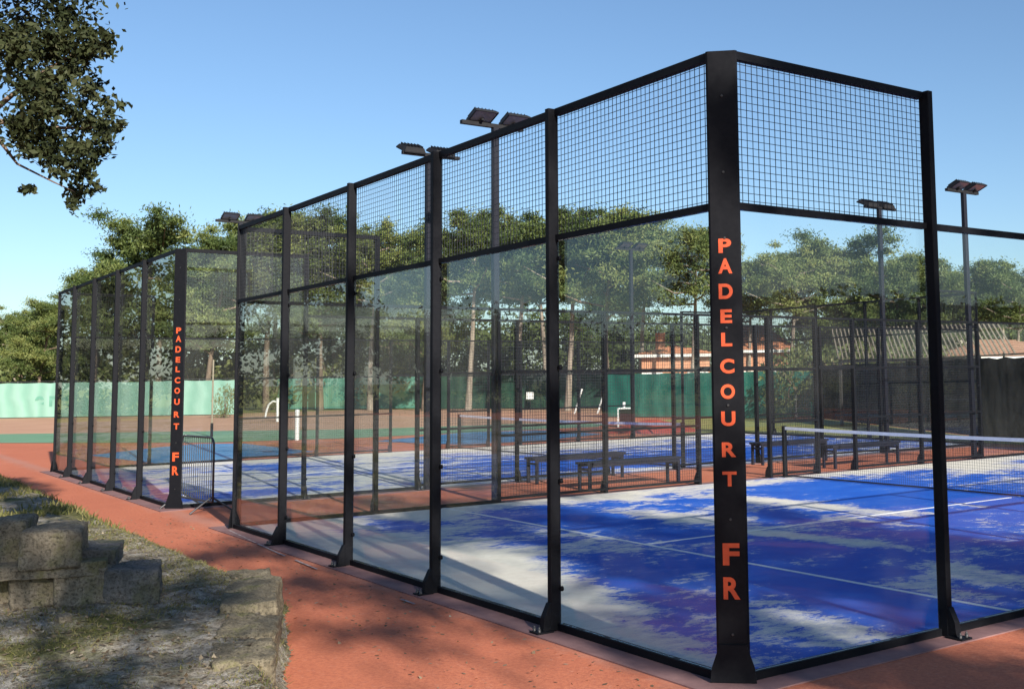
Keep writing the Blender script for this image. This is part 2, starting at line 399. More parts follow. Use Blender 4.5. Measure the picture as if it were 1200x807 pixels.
def meshpanel(w, h):
    k = (round(w, 3), round(h, 3))
    if k in _mesh_cache: return _mesh_cache[k]
    mb = MB(); r = .0018
    nx = int(w/.05); nz = int(h/.05)
    for i in range(nx+1):
        x = -w/2+(w-nx*.05)/2+i*.05; mb.box(x-r, x+r, -r, r, 0, h)
    for j in range(nz+1):
        z = (h-nz*.05)/2+j*.05; mb.box(-w/2, w/2, r*.9, r*2.9, z-r, z+r)
    _mesh_cache[k] = mb.mesh('mesh_panel', MT['wire']); return _mesh_cache[k]
_gl_cache = {}
def glasspanel(w, h):
    k = (round(w, 3), round(h, 3))
    if k not in _gl_cache:
        mb = MB(); mb.box(-w/2, w/2, 0, .012, 0, h); _gl_cache[k] = mb.mesh('glass_panel', MT['glass'])
    return _gl_cache[k]
def rail(name, w, z, t, root, M_, dy=(-.025, .025)):
    mb = MB(); mb.box(-w/2, w/2, dy[0], dy[1], z-t, z)
    o = mb.build(name, MT['black'], root); o.matrix_local = M_; return o
def place(name, me, root, M_):
    o = link(name, me, root); o.matrix_local = M_; return o
def wallM(ox, oy, ang, s, z=0.):
    # wall frame: local x along the wall, local -y outwards
    return Matrix.Translation((ox+math.cos(ang)*s, oy+math.sin(ang)*s, z)) @ Matrix.Rotation(ang, 4, 'Z')
CORNER = .09
def make_cage(x1, label, full_glass_end):
    root = thing('padel_court_cage', label, 'padel cage', (x1, 0, 0))
    # the four walls: origin, direction, length, kind
    walls = [((-10,0), 0, 10, 'end'), ((0,0), math.pi/2, 20, 'side'), ((0,20), math.pi, 10, 'end'), ((-10,20), -math.pi/2, 20, 'side')]
    for wi, ((ox, oy), ang, L, kind) in enumerate(walls):
        if kind == 'end': st = [0,2,4,6,8,10]
        else: st = [0,2,4,6,8,9.7,10.95,12,14,16,18,20] if wi == 1 else [0,2,4,6,8,9.05,10.3,12,14,16,18,20]
        tall = (lambda a, b: True) if kind == 'end' else (lambda a, b: b <= 2.01 or a >= 17.99)
        isglass = (lambda a, b: True) if kind == 'end' else (lambda a, b: b <= 4.01 or a >= 15.99)
        fullw = full_glass_end and wi == 0
        for s in st[1:-1]:
            t4 = kind == 'end' or s <= 2.01 or s >= 17.99
            p = place('post', P4 if t4 else P3, root, wallM(ox, oy, ang, s))
            if wi in (0, 1) or s < 5:
                for q in (-.035, .035): link('anchor_bolt', BOLT, p, (q, -.19, .02))
            if wi == 0:
                for z in (.32, 1.12, 1.98, 2.82):
                    c = link('clamp', CLAMP, p, (PW+.024, PD1-.004, z))
            elif isglass(s-.1, s) and s < 5:
                for z in (.32, 1.6, 2.82):
                    c = link('clamp', CLAMP, p, (PW+.024, PD1-.004, z))
        for a, b in zip(st[:-1], st[1:]):
            a2 = a+(CORNER+.02 if a == 0 else PW); b2 = b-(CORNER+.02 if b == L else PW)
            w, m = b2-a2-.002, (a2+b2)/2
            fullg = fullw or (full_glass_end and kind == 'side' and (b <= 2.01))
            door = kind == 'side' and (abs(a-8) < .01 or abs(b-12) < .01)
            W_ = lambda z=0., y=0.: wallM(ox, oy, ang, m, z) @ Matrix.Translation((0, y, 0))
            if isglass(a, b):
                rail('base_rail', w, .062, .054, root, W_())
                h = 3.91 if fullg else 2.895
                place('glass_panel', glasspanel(w-.012, h), root, W_(.064, PD1-.018))
                if not fullg: rail('mid_rail', w, 3.005, .045, root, W_())
            elif not door:
                for z in (.10, 1.05, 2.03, 3.0): rail('mesh_rail', w, z, .04, root, W_(), (-.02, .02))
                for z0 in (.10, 1.05, 2.03):
                    place('mesh_panel', meshpanel(w-.004, .94 if z0 < 1.9 else .93), root, W_(z0, 0))
            else:
                rail('door_lintel', w, 2.06, .06, root, W_())
                rail('mesh_rail', w, 3.0, .04, root, W_(), (-.02, .02))
                place('mesh_panel', meshpanel(w-.004, .90), root, W_(2.06, 0))
            if tall(a, b):
                rail('top_rail', w, 4.0, .055, root, W_())
                if not fullg: place('mesh_panel', meshpanel(w-.004, .94), root, W_(3.005, 0))
    # chamfered corner posts
    for ci, (cx, cy, ang) in enumerate(((0,0,0), (-10,0,-math.pi/2), (-10,20,math.pi), (0,20,math.pi/2))):
        a, q, w_ = CORNER, .02, .036
        poly = [(-a-q,-w_), (-a,-w_), (w_,a), (w_,a+q), (-.0,a+q), (-.0,a+.01), (-a-.01,.0), (-a-q,.0)]
        mb = MB(); mb.prism(poly, .008, 4.0)
        # base flare in the plane of the chamfer
        u = np.array([a+w_, a+w_, 0.]); u /= np.linalg.norm(u); c0 = np.array([(-a+w_)/2, (a-w_)/2, 0]); nn = np.array([u[1], -u[0], 0])
        hw = (a+w_)*.7071
        f0 = c0+nn*.006
        mb.extr([f0-u*(hw+.055)+(0,0,.012), f0+u*(hw+.055)+(0,0,.012), f0+u*(hw+.045)+(0,0,.1), f0+u*(hw-.005)+(0,0,.24), f0-u*(hw-.005)+(0,0,.24), f0-u*(hw+.045)+(0,0,.1)], nn*.012)
        o = mb.build('corner_post', MT['black'], root)
        o.matrix_local = Matrix.Translation((cx, cy, 0)) @ Matrix.Rotation(ang, 4, 'Z')
        if ci == 0:
            o['label'] = 'black corner post lettered in orange'
            fc = c0+nn*.0035
            for z in (chamfer_z(846, 280), chamfer_z(846, 384.5), chamfer_z(847, 474.5), chamfer_z(849, 607), 3.2, 3.7, .3):
                l_ = link('rivet', RIV, o, (fc[0], fc[1], z)); l_.rotation_euler.z = math.atan2(u[1], u[0])
            for me, z in LET:
                l_ = link('letter', me, o); l_.location = (fc[0], fc[1], z); l_.rotation_euler.z = math.atan2(u[1], u[0])
    return root
RIV = MB().tube([(0,0,0), (0,-.006,0)], [.009,.006], 8).mesh('rivet', MT['bolt'])
make_cage(0, 'near black steel and glass padel cage with square mesh above its glass', False)
make_cage(-10-GAP, 'farther padel cage on the left, its end wall clear glass to the top without mesh', True)

# nets
def make_net(x1, label):
    root = thing('padel_net', label, 'net', (x1-5, 10, 0), group='nets across the padel courts')
    mb = MB(); r = .0014
    zt = lambda x: .84+.04*(x/4.93)**2
    n = int(9.86/.045)
    for i in range(n+1):
        x = -4.93+9.86*i/n; mb.box(x-r, x+r, -r, r, .05, zt(x))
    for j in range(18):
        f = j/18
        xs = np.linspace(-4.93, 4.93, 9)
        for p, q in zip(xs[:-1], xs[1:]):
            zp, zq = .05+(zt(p)-.05)*f, .05+(zt(q)-.05)*f
            mb.add([(p,-r,zp-r),(q,-r,zq-r),(q,-r,zq+r),(p,-r,zp+r)], [(0,1,2,3)])
    mb.build('net_mesh', MT['netcord'], root)
    mb = MB(); xs = np.linspace(-4.93, 4.93, 13)
    for p, q in zip(xs[:-1], xs[1:]):
        v = [(x, y, zt(x)+dz) for x in (p, q) for y in (-.008, .008) for dz in (0, .055)]
        mb.add(v, [(0,1,3,2),(4,6,7,5),(0,4,5,1),(2,3,7,6)])
    mb.build('net_tape', MT['tape'], root)
    mb = MB(); mb.box(-4.93, 4.93, -.006, .006, .03, .055); mb.build('bottom_band', MT['netcord'], root)
    for s in (-1, 1):
        mb = MB(); mb.bbox(s*4.955-.03, s*4.955+.03, -.04, .04, .012, .95); mb.box(s*4.93-.08, s*4.93+.06, -.1, .1, .0135, .024)
        mb.build('net_post', MT['black'], root)
make_net(0, 'padel net with white tape inside the near court')
make_net(-10-GAP, 'padel net seen through both cages in the farther court')

# ------------------------------------------------------------------ floodlight masts
def make_mast(label, loc, rz):
    root = thing('floodlight_mast', label, 'floodlight mast', loc, rz, 'floodlight masts on the padel courts')
    mb = MB(); mb.bbox(-.05, .05, -.05, .05, 0, 5.86, .008); mb.box(-.1,.1,-.1,.1,0,.016); mb.build('pole', MT['mast'], root)
    mb = MB(); mb.box(-.04, .04, -.60, .50, 5.86, 5.92); mb.build('crossbar', MT['lamp'], root)
    for s in (-1, 1):
        T = Matrix.Translation((.06, s*.29, 5.96)) @ Matrix.Rotation(R(-22), 4, 'Y')
        mb = MB()
        mb.add([(-.16,-.2,0),(.24,-.2,0),(.24,.2,0),(-.16,.2,0),(-.13,-.17,.075),(.19,-.17,.06),(.19,.17,.06),(-.13,.17,.075)],
               [(0,3,2,1),(4,5,6,7),(0,1,5,4),(1,2,6,5),(2,3,7,6),(3,0,4,7)])
        for k in range(6): mb.box(-.1, .16, -.16+k*.062, -.152+k*.062, .06, .10)
        mb.box(-.16, .24, -.2, -.185, -.022, 0); mb.box(-.16, .24, .185, .2, -.022, 0); mb.box(.225, .24, -.185, .185, -.022, 0); mb.box(-.16, -.145, -.185, .185, -.022, 0)
        l_ = mb.build('floodlight', MT['lamp'], root); l_.matrix_local = T
        mb = MB(); mb.box(-.143, .223, -.183, .183, -.012, -.002); mb.build('lens', MT['lens'], l_)
        mb = MB(); mb.box(-.04, .06, -.02, .02, -.06, -.0225); mb.build('bracket', MT['lamp'], l_)
    return root
XG = -10-GAP
m0 = make_mast('tall floodlight mast with twin lamps above the fourth mesh panel of the near cage', (-10.12, 4.0, .01), 0)
def mast(label, loc, rz): return dup(m0, loc, rz, label)
mast('floodlight mast just left of the second tall wall post, lamps seen from behind', (XG+.12, 4.15, .01), math.pi)
mast('floodlight mast whose lamps peep over the top left corner of the near cage', (XG-10.1, 4.0, .01), 0)
mast('rightmost floodlight mast, standing alone against the sky right of the cage', (-10.12, 15.85, .01), 0)
mast('floodlight mast seen through the right hand mesh panel beside the lettered corner post', (XG+.12, 16.1, .01), math.pi)
mast('distant floodlight mast standing before the pine crowns left of the lettered corner post', (XG-10.1, 16.05, .01), 0)

# ------------------------------------------------------------------ benches
def make_bench(label, loc):
    root = thing('bench', label, 'bench', loc, 0, 'dark benches between the two courts')
    mb = MB()
    for k in range(3): mb.bbox(-.19+k*.13, -.07+k*.13, -1.02, 1.02, .43, .47, .01)
    mb.build('seat', MT['bench'], root)
    mb = MB(); mb.box(-.17, -.14, -.98, .98, .385, .4285); mb.box(.14, .17, -.98, .98, .385, .4285); mb.build('seat_frame', MT['bench'], root)
    for s in (-1, 1):
        mb = MB()
        for x in (-.155, .155): mb.box(x-.024, x+.024, s*.95-.024, s*.95+.024, .0, .384)
        mb.box(-.13, .13, s*.95-.02, s*.95+.02, .33, .37)
        mb.build('leg', MT['bench'], root)
    return root
b0 = make_bench('dark bench along the near cage wall, between the tall wall posts and the lettered post', (-10.72, 7.0, .001))
dup(b0, (XG+.42, 7.05, .001), 0, 'dark bench at the farther court, left of and behind the nearer bench')
dup(b0, (-10.72, 12.92, .001), 0, 'dark bench right of the lettered post on the near court side, behind the net tape')
dup(b0, (XG+.42, 12.6, .001), 0, 'dark bench right of the lettered post at the farther court, left of the other bench')

# ------------------------------------------------------------------ crowd barrier
p0, p1 = gnd(211, 594), gnd(249, 601)
bl = math.hypot(p1[0]-p0[0], p1[1]-p0[1]); bw = bl
bar = thing('crowd_barrier', 'dark steel crowd barrier with vertical bars in the gap between the two cages', 'barrier', ((p0[0]+p1[0])/2, (p0[1]+p1[1])/2, 0), math.atan2(p1[1]-p0[1], p1[0]-p0[0]))
h = bw/2; rr = .12; pts = [(-h,0,.16)]
pts += [(-h,0,1.1-rr)]+[(-h+rr-rr*math.cos(t), 0, 1.1-rr+rr*math.sin(t)) for t in np.linspace(.3, 1.57, 5)]
pts += [(h-rr+rr*math.sin(t), 0, 1.1-rr+rr*math.cos(t)) for t in np.linspace(0, 1.27, 5)]+[(h,0,1.1-rr), (h,0,.16), (-h,0,.16)]
mb = MB(); mb.tube(pts, .017, 8); mb.build('frame', MT['galv'], bar)
mb = MB()
for k in range(1, 15):
    x = -h+bw*k/15; mb.tube([(x,0,.17), (x,0,1.085)], .006, 5)
mb.build('bars', MT['galv'], bar)
for s in (-1, 1):
    mb = MB(); mb.tube([(s*(h-.04),-.32,.012), (s*(h-.04),-.02,.22), (s*(h-.04),.02,.22), (s*(h-.04),.32,.012)], .014, 6); mb.build('foot', MT['galv'], bar)

# ------------------------------------------------------------------ fences with windbreak screens
def screen(name, label, A, B, h, m, n, pm=None, cat='fence', z0=.05):
    A, B = np.array(A[:2]), np.array(B[:2]); L = np.linalg.norm(B-A); ang = math.atan2(*(B-A)[::-1])
    root = thing(name, label, cat, (A[0], A[1], 0), ang)
    mb = MB(); k = int(L/.5); xs = np.linspace(0, L, k+1); rn = random.Random(5)
    off = [rn.uniform(-.03, .03) for _ in xs]; sag = [rn.uniform(-.04, .02) for _ in xs]
    for side in (0, 1):
        v = []
        for i, x in enumerate(xs):
            for j in range(4):
                z = z0+(h-z0)*j/3; v.append((x, off[i]*(j % 3 > 0)+.006*side, z+sag[i]*(j == 3)))
        mb.add(v, [(i*4+j, (i+1)*4+j, (i+1)*4+j+1, i*4+j+1) for i in range(k) for j in range(3)], True)
    mb.build('screen_cloth', m, root)
    for i in range(n+1):
        x = L*i/n; q = MB(); q.tube([(x, .06, 0), (x, .06, h+.12)], .03, 6); q.build('fence_post', pm or MT['galv'], root)
    q = MB(); q.tube([(0, .06, h+.08), (L, .06, h+.08)], .02, 6); q.build('fence_rail', pm or MT['galv'], root)
    return root
A, B, Cc, D = gnd(-110, 492), gnd(275, 486), gnd(324, 480), gnd(506, 478.5)
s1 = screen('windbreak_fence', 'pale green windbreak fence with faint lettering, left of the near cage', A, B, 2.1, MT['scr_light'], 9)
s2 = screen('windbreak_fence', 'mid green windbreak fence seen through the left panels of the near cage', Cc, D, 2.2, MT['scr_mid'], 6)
# faint printed letters on the first screen
me = None; mt2 = simple('faded_print', (.12,.30,.225), None, 4, .9)
for k, ch in enumerate('ent'):
    me = letter_mesh(ch, .62 if ch != 't' else .85, .55 if ch != 't' else .35); me.materials.clear(); me.materials.append(mt2)
    p = gnd(47+k*13, 489.5); Lx = (np.array(p[:2])-np.array(A[:2])) @ np.array([math.cos(s1.rotation_euler.z), math.sin(s1.rotation_euler.z)])
    o = link('printed_letter', me, s1, (Lx, -.045, 1.0 if ch != 't' else 1.1))
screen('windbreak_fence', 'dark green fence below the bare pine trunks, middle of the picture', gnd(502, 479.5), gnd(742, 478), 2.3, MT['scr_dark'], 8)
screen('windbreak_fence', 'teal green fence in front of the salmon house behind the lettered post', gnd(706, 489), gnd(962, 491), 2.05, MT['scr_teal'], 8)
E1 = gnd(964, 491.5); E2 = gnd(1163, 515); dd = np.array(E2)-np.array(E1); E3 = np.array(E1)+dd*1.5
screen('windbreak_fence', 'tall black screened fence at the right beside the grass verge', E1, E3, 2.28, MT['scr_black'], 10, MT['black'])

# ------------------------------------------------------------------ tennis bits
p = gnd(348, 515.5); t = thing('net_post', 'upright white net post standing on the red surface beyond the near cage', 'net post', p)
mb = MB(); mb.tube([(0,0,0), (0,0,.92)], .07, 10); mb.build('tube', MT['white'], t); mb = MB(); mb.tube([(0,0,.92), (0,0,1.0)], [.085,.06], 10); mb.build('cap', MT['white'], t)
p = gnd(325, 494); t = thing('ball_frame', 'white post with a curved arm in front of the green windbreak', 'tennis frame', p, YAW)
mb = MB(); mb.tube([(0,0,0), (0,0,1.15)], .07, 8); mb.build('upright', MT['white'], t)
mb = MB(); mb.tube([(0,0,.95), (-.22,0,1.0), (-.42,0,.85), (-.52,0,.6), (-.6,0,.2)], [.05]*5, 6); mb.build('curved_arm', MT['white'], t)
p = gnd(248, 512); t = thing('slim_pole', 'slim weathered pole standing right of the farther lettered post', 'pole', p)
mb = MB(); mb.tube([(0,0,0), (0,0,.5)], .05, 6); mb.build('base_sleeve', MT['black'], t); mb = MB(); mb.tube([(0,0,.5), (.02,0,2.75)], .03, 6); mb.build('shaft', MT['cane'], t)
p = gnd(733, 500); t = thing('scoreboard_stand', 'small dark box on a white frame beyond the courts, left of the red heap', 'box', p, YAW)
mb = MB(); mb.bbox(-.22,.22,-.15,.15,.18,.66,.02); mb.build('box_body', MT['black'], t)
mb = MB(); mb.box(-.3,-.25,-.16,.16,0,.72); mb.box(.25,.3,-.16,.16,0,.72); mb.box(-.25,.25,-.16,.16,.68,.74); mb.build('stand', MT['white'], t)
mb = MB(); mb.tube([(-.05,0,.75), (-.05,0,.95)], .07, 8); mb.build('jug', MT['white'], t)
c = gnd(765, 506); mb = MB(); nr, na = 8, 18; vs = [(0,0,.42)]; rn = random.Random(3)
for i in range(1, nr+1):
    for k in range(na):
        w = 2*math.pi*k/na; q = i/nr; vs.append((1.75*q*math.cos(w), 1.1*q*math.sin(w), .42*(1-q**1.3)+rn.uniform(-.02,.03)*(1-q)))
fs = [(0, 1+k, 1+(k+1) % na) for k in range(na)]+[(1+i*na+k, 1+(i+1)*na+k, 1+(i+1)*na+(k+1) % na, 1+i*na+(k+1) % na) for i in range(nr-1) for k in range(na)]
mb.add(vs, fs, True); o = mb.build('clay_heap', MT['heap'], None, (c[0], c[1], .005)); o.rotation_euler.z = YAW
tag(o, 'low heap of red clay on the far grass edge, left of the lettered post', 'heap')
def wsign(x, y, depth, w, h_, label):
    X, Y = at(x, depth); z = zat(x, y, depth); t = thing('notice_board', label, 'notice', (X, Y, 0), YAW)
    mb = MB(); mb.box(-w/2, w/2, -.01, .01, z-h_/2, z+h_/2); mb.build('panel', MT['white'], t)
    mb = MB(); mb.tube([(0,.03,0), (0,.03,z)], .025, 6); mb.build('support', MT['galv'], t)
wsign(621, 463.5, 60, .38, .38, 'small square white notice on a stake before the dark green fence')
for x, y, l in ((676, 478, 'white leaning stake in front of the dark green fence'), (703, 476, 'short white stake beside the pine trunks at the dark green fence')):
    X, Y = at(x, 60); t = thing('stake', l, 'stake', (X, Y, 0), YAW); mb = MB(); mb.tube([(-.15,0,0), (.25,0,1.25)], .05, 6); mb.build('shaft', MT['white'], t)
    mb = MB(); mb.tube([(.25,0,1.25), (.27,0,1.32)], .07, 6); mb.build('cap', MT['white'], t)

# ------------------------------------------------------------------ houses
def house(label, xl, xr, depth, y_eave, y_ridge, wall, tile, dpt=7., yaw_add=0., wins=()):
    (ax, ay), (bx, by) = at(xl, depth), at(xr, depth)
    L = math.hypot(bx-ax, by-ay); ang = math.atan2(by-ay, bx-ax); cx, cy = (ax+bx)/2, (ay+by)/2
    he, hr = zat((xl+xr)/2, y_eave, depth), zat((xl+xr)/2, y_ridge, depth+dpt/2)
    t = thing('house', label, 'house', (cx, cy, 0), ang+yaw_add)
    mb = MB(); mb.box(-L/2, L/2, 0, dpt, 0, he); mb.build('wall', wall, t)
    mb = MB(); o = .45; ri = L/2-dpt*.35
    base = [(-L/2-o,-o,he-.02),(L/2+o,-o,he-.02),(L/2+o,dpt+o,he-.02),(-L/2-o,dpt+o,he-.02)]
    vv = base+[(x,y,z+.12) for x,y,z in base]+[(-ri,dpt/2,hr),(ri,dpt/2,hr)]
    mb.add(vv, [(0,3,2,1),(0,1,5,4),(1,2,6,5),(2,3,7,6),(3,0,4,7),(4,5,9,8),(5,6,9),(6,7,8,9),(7,4,8)])
    # tile courses
    slope = math.atan2(hr-he-.1, dpt/2+o)
    nrow = 9
    for k in range(1, nrow):
        f = k/nrow; y = -o+(dpt/2+o)*f; z = he+.1+(hr-he-.1)*f; w2 = L/2+o-(L/2+o-ri)*f
        mb.box(-w2, w2, y-.05, y+.05, z, z+.05)
    rf = mb.build('roof', tile, t)
    mb = MB(); mb.box(-L*.22-.3, -L*.22+.3, dpt/2-.3, dpt/2+.3, hr-.5, hr+.75); mb.build('chimney', wall, rf)
    for wx in wins:
        f = MB(); f.box(wx-.62, wx+.62, -.05, -.002, .95, 2.15); f = f.build('window', MT['white'], t)
        q = MB(); q.box(wx-.54, wx-.03, -.062, -.052, 1.03, 2.07); q.box(wx+.03, wx+.54, -.062, -.052, 1.03, 2.07); q.build('pane', MT['window'], f)
    mb = MB(); mb.box(-L/2-o-.01, L/2+o+.01, -o-.05, -o-.002, he-.06, he+.10); mb.build('fascia', MT['white'], t)
    return t
house('salmon house with orange tiled roof left of the lettered post behind the teal fence', 752, 832, 66, 417, 404, MT['salmon'], MT['tile'], 6, wins=(-1.4, 1.3))
house('salmon house with orange tiled roof between the lettered post and the black fence', 850, 926, 66, 412, 381, MT['salmon'], MT['tile'], 8, wins=(-.7, .9))
house('pale house with light tiled roof behind the black fence at far right', 1104, 1290, 54, 420, 397, MT['cream'], MT['tilepale'], 9, wins=(-2.4, 0, 2.2))

# slatted pergola
(ax, ay), (bx, by) = at(985, 41), at(1150, 38)
L = math.hypot(bx-ax, by-ay); ang = math.atan2(by-ay, bx-ax)
pg = thing('pergola', 'slatted dark pergola with pale slanting slats, above the black fence', 'pergola', (ax, ay, 0), ang)
for i in range(4):
    mb = MB(); x = L*i/3; mb.box(x-.05, x+.05, -.05, .05, 0, 2.3); mb.build('pergola_post', MT['slat'], pg)
mb = MB(); mb.box(0, L, -.06, .06, 2.3, 2.42); mb.build('beam', MT['slat'], pg)
mb = MB(); mb.box(0, L, 1.9, 2.0, 3.45, 3.58); mb.build('ridge_beam', MT['slat'], pg)
mb = MB(); x = -1.3
while x < L:
    mb.extr([(x, 2.0, 3.6), (x+.055, 2.0, 3.6), (x+1.355, -.15, 2.43), (x+1.3, -.15, 2.43)], (0, 0, .04)); x += .17
mb.build('roof_slats', MT['cane'], pg)

# ------------------------------------------------------------------ foliage helpers
def leaf_cloud(rng, centers, radii, per, size, flat=.7, aspect=.45, up=.0, nd=None, soft=False):
    """Leaf-sized quads spread through clumps; returns verts, faces, shade per face."""
    C_, S_, sh = [], [], []
    for (c, r) in zip(centers, radii):
        n = int(per*(r**2 if nd is None else 1))
        n = max(n, 6)
        d = rng.normal(size=(n, 3)); d /= np.linalg.norm(d, axis=1)[:, None]
        q = rng.uniform(.35, 1., n)**.5
        if soft: q = np.minimum(np.abs(rng.normal(.1, .62, n)), 1.7)
        pos = np.array(c)+d*q[:, None]*r*np.array([1, 1, flat])
        C_.append(pos); S_.append(rng.uniform(.65, 1.3, n)*size)
        tone = rng.uniform(0, 1)
        sh.append(np.clip(tone*.6+rng.uniform(0, .4, n), 0, 1))
    P = np.vstack(C_); S = np.hstack(S_); sh = np.hstack(sh); n = len(P)
    a = rng.normal(size=(n, 3)); a[:, 2] += up; a /= np.linalg.norm(a, axis=1)[:, None]
    b = rng.normal(size=(n, 3)); b -= (b*a).sum(1)[:, None]*a; b /= np.linalg.norm(b, axis=1)[:, None]
    a = a*S[:, None]*.5; b = b*S[:, None]*.5*aspect
    V = np.stack([P-a, P+b*1.0, P+a, P-b*1.0], 1).reshape(-1, 3)
    return V, sh
def foliage_mesh(name, V, sh, m):
    n = len(sh); me = bpy.data.meshes.new(name)
    me.vertices.add(4*n); me.vertices.foreach_set('co', V.astype(np.float32).ravel())
    me.loops.add(4*n); me.loops.foreach_set('vertex_index', np.arange(4*n, dtype=np.int32))
    me.polygons.add(n); me.polygons.foreach_set('loop_start', np.arange(0, 4*n, 4, dtype=np.int32))
    try: me.polygons.foreach_set('loop_total', np.full(n, 4, np.int32))
    except Exception: pass
    me.update(calc_edges=True)
    at_ = me.attributes.new('shade', 'FLOAT', 'FACE'); at_.data.foreach_set('value', sh.astype(np.float32))
    me.materials.append(m); return me

def pine_meshes(seed, H=12., cb=.45, cr=3.6, nclump=95, dense=1., bark='bark', msh='pine', per=720):
    rng = np.random.default_rng(seed); rn = random.Random(seed)
    bend = rng.normal(0, .35, 2)
    tr = lambda f: np.array([bend[0]*f*f*1.4+.25*math.sin(3*f+seed), bend[1]*f*f*1.4+.2*math.sin(2.3*f+seed*2), H*f])
    mb = MB(); mb.tube([tr(f) for f in np.linspace(0, .95, 9)], list(np.interp(np.linspace(0, 1, 9), [0,.1,1], [.26,.2,.05])), 8)
    cs, rs = [], []
    nb = 15
    for i in range(nb):
        f = cb+.02+(0.93-cb)*i/nb; ph = i*2.4+rn.uniform(-.5,.5)
        q = (f-cb)/(1-cb); reach = cr*(.55+.75*math.sin(math.pi*min(1,.25+q*.72)))*rn.uniform(.65,1.05)*.85
        a = tr(f); e = a+np.array([math.cos(ph)*reach, math.sin(ph)*reach, reach*rn.uniform(.15,.5)])
        mid = (a+e)/2+np.array([0,0,-.12*reach*rn.random()])
        mb.tube([a, mid, e], [.085, .055, .02], 5, False)
        for k in range(max(2, int(nclump*dense/nb))):
            w = rn.uniform(.35, 1.08); p = a+(e-a)*w+np.array([rn.gauss(0,.55), rn.gauss(0,.55), rn.gauss(.2,.4)])
            cs.append(p); rs.append(rn.uniform(.5,.95))
    for k in range(int(14*dense)):
        p = tr(.95)+np.array([rn.gauss(0,cr*.26), rn.gauss(0,cr*.26), rn.uniform(-1.1,.45)]); cs.append(p); rs.append(rn.uniform(.5,.9))
    V, sh = leaf_cloud(rng, cs, rs, per, .25, .62, .28, .6, soft=True)
    return mb.mesh('trunk', MT[bark]), foliage_mesh('crown', V, sh, MT[msh])
PM = [pine_meshes(11, 12, .45, 3.8, 135), pine_meshes(23, 12, .56, 3.6, 112, bark='barkpale'), pine_meshes(37, 12, .36, 4.1, 175), pine_meshes(41, 12, .60, 3.9, 95, bark='barkpale'), pine_meshes(59, 12, .32, 3.7, 165)]
def pine(i, label, px, depth, ytop, wide=1., group='pines behind the courts', name='pine_tree'):
    X, Y = at(px, depth); H = zat(px, ytop, depth)
    tm, fm = PM[i % len(PM)]
    t = thing(name, label, 'tree', (X, Y, -.05), (i*1.37) % 6.28, group)
    s = H/12.1; t.scale = (s*wide, s*wide, s)
    link('trunk', tm, t); link('crown', fm, t); return t
FRONT = [
 (4, 46, 70, 352, 'low rounded pine at the far left edge, behind the last panels of the farther cage', 1.),
 (0, 112, 76, 318, 'pine rising behind the middle panels of the farther cage', 1.),
 (2, 182, 74, 262, 'tallest rounded pine behind the farther lettered post, crown high above the rail', 1.05),
 (4, 246, 72, 276, 'pine filling the gap between the two cages', 1.),
 (0, 314, 74, 250, 'tall pine behind the leftmost mesh panel of the near cage', 1.),
 (2, 372, 76, 262, 'pine behind the second mesh panel from the left of the near cage', 1.),
 (1, 438, 74, 268, 'pine just left of the mast seen through the third mesh panel', .9),
 (4, 500, 70, 296, 'lower pine behind the second tall wall post', .9),
 (3, 548, 68, 256, 'pine crown behind the fourth mesh panel, left of the mast', .95),
 (1, 612, 68, 262, 'pine right of the mast behind the fourth mesh panel', 1.),
 (3, 664, 66, 254, 'slender pine with bare trunk just right of the third tall wall post', 1.),
 (0, 712, 64, 248, 'tall bright green pine in the middle of the large glass panel', 1.05),
 (1, 756, 68, 262, 'pine behind the distant floodlight mast', .9),
 (3, 808, 62, 276, 'smaller open crowned pine just left of the lettered post', 1.05),
 (3, 874, 66, 312, 'thin leaning pine just right of the lettered post', 1.0),
 (1, 932, 64, 300, 'pine above the right hand salmon house', 1.1),
 (2, 992, 66, 284, 'broad pine behind the middle of the right hand glass panel', 1.25),
 (0, 1052, 62, 298, 'pine behind the mast of the right hand glass panel', 1.),
 (4, 1098, 58, 318, 'pine half hidden by the right hand wall post', .9),
 (3, 1142, 60, 312, 'open pine behind the rightmost floodlight mast', 1.1),
 (1, 1196, 58, 322, 'pine at the right edge above the pale house', 1.)]
for i, px, d, yt, lab, w in FRONT: pine(i, lab, px, d, yt, w)
rn = random.Random(9)
for k, px in enumerate(list(range(20, 740, 62))+[1010,1090,1170]):
    yb = np.interp(px, [20,100,180,320,470,560,700,780,850,960,1080,1200], [372,322,290,275,295,285,272,292,328,312,318,334])
    pine(k*3+1, 'pine in the back row, its crown filling a gap between the nearer pines', px+rn.uniform(-12,12), rn.uniform(84,98), yb+rn.uniform(-5,8), 1.05, 'back row pines')

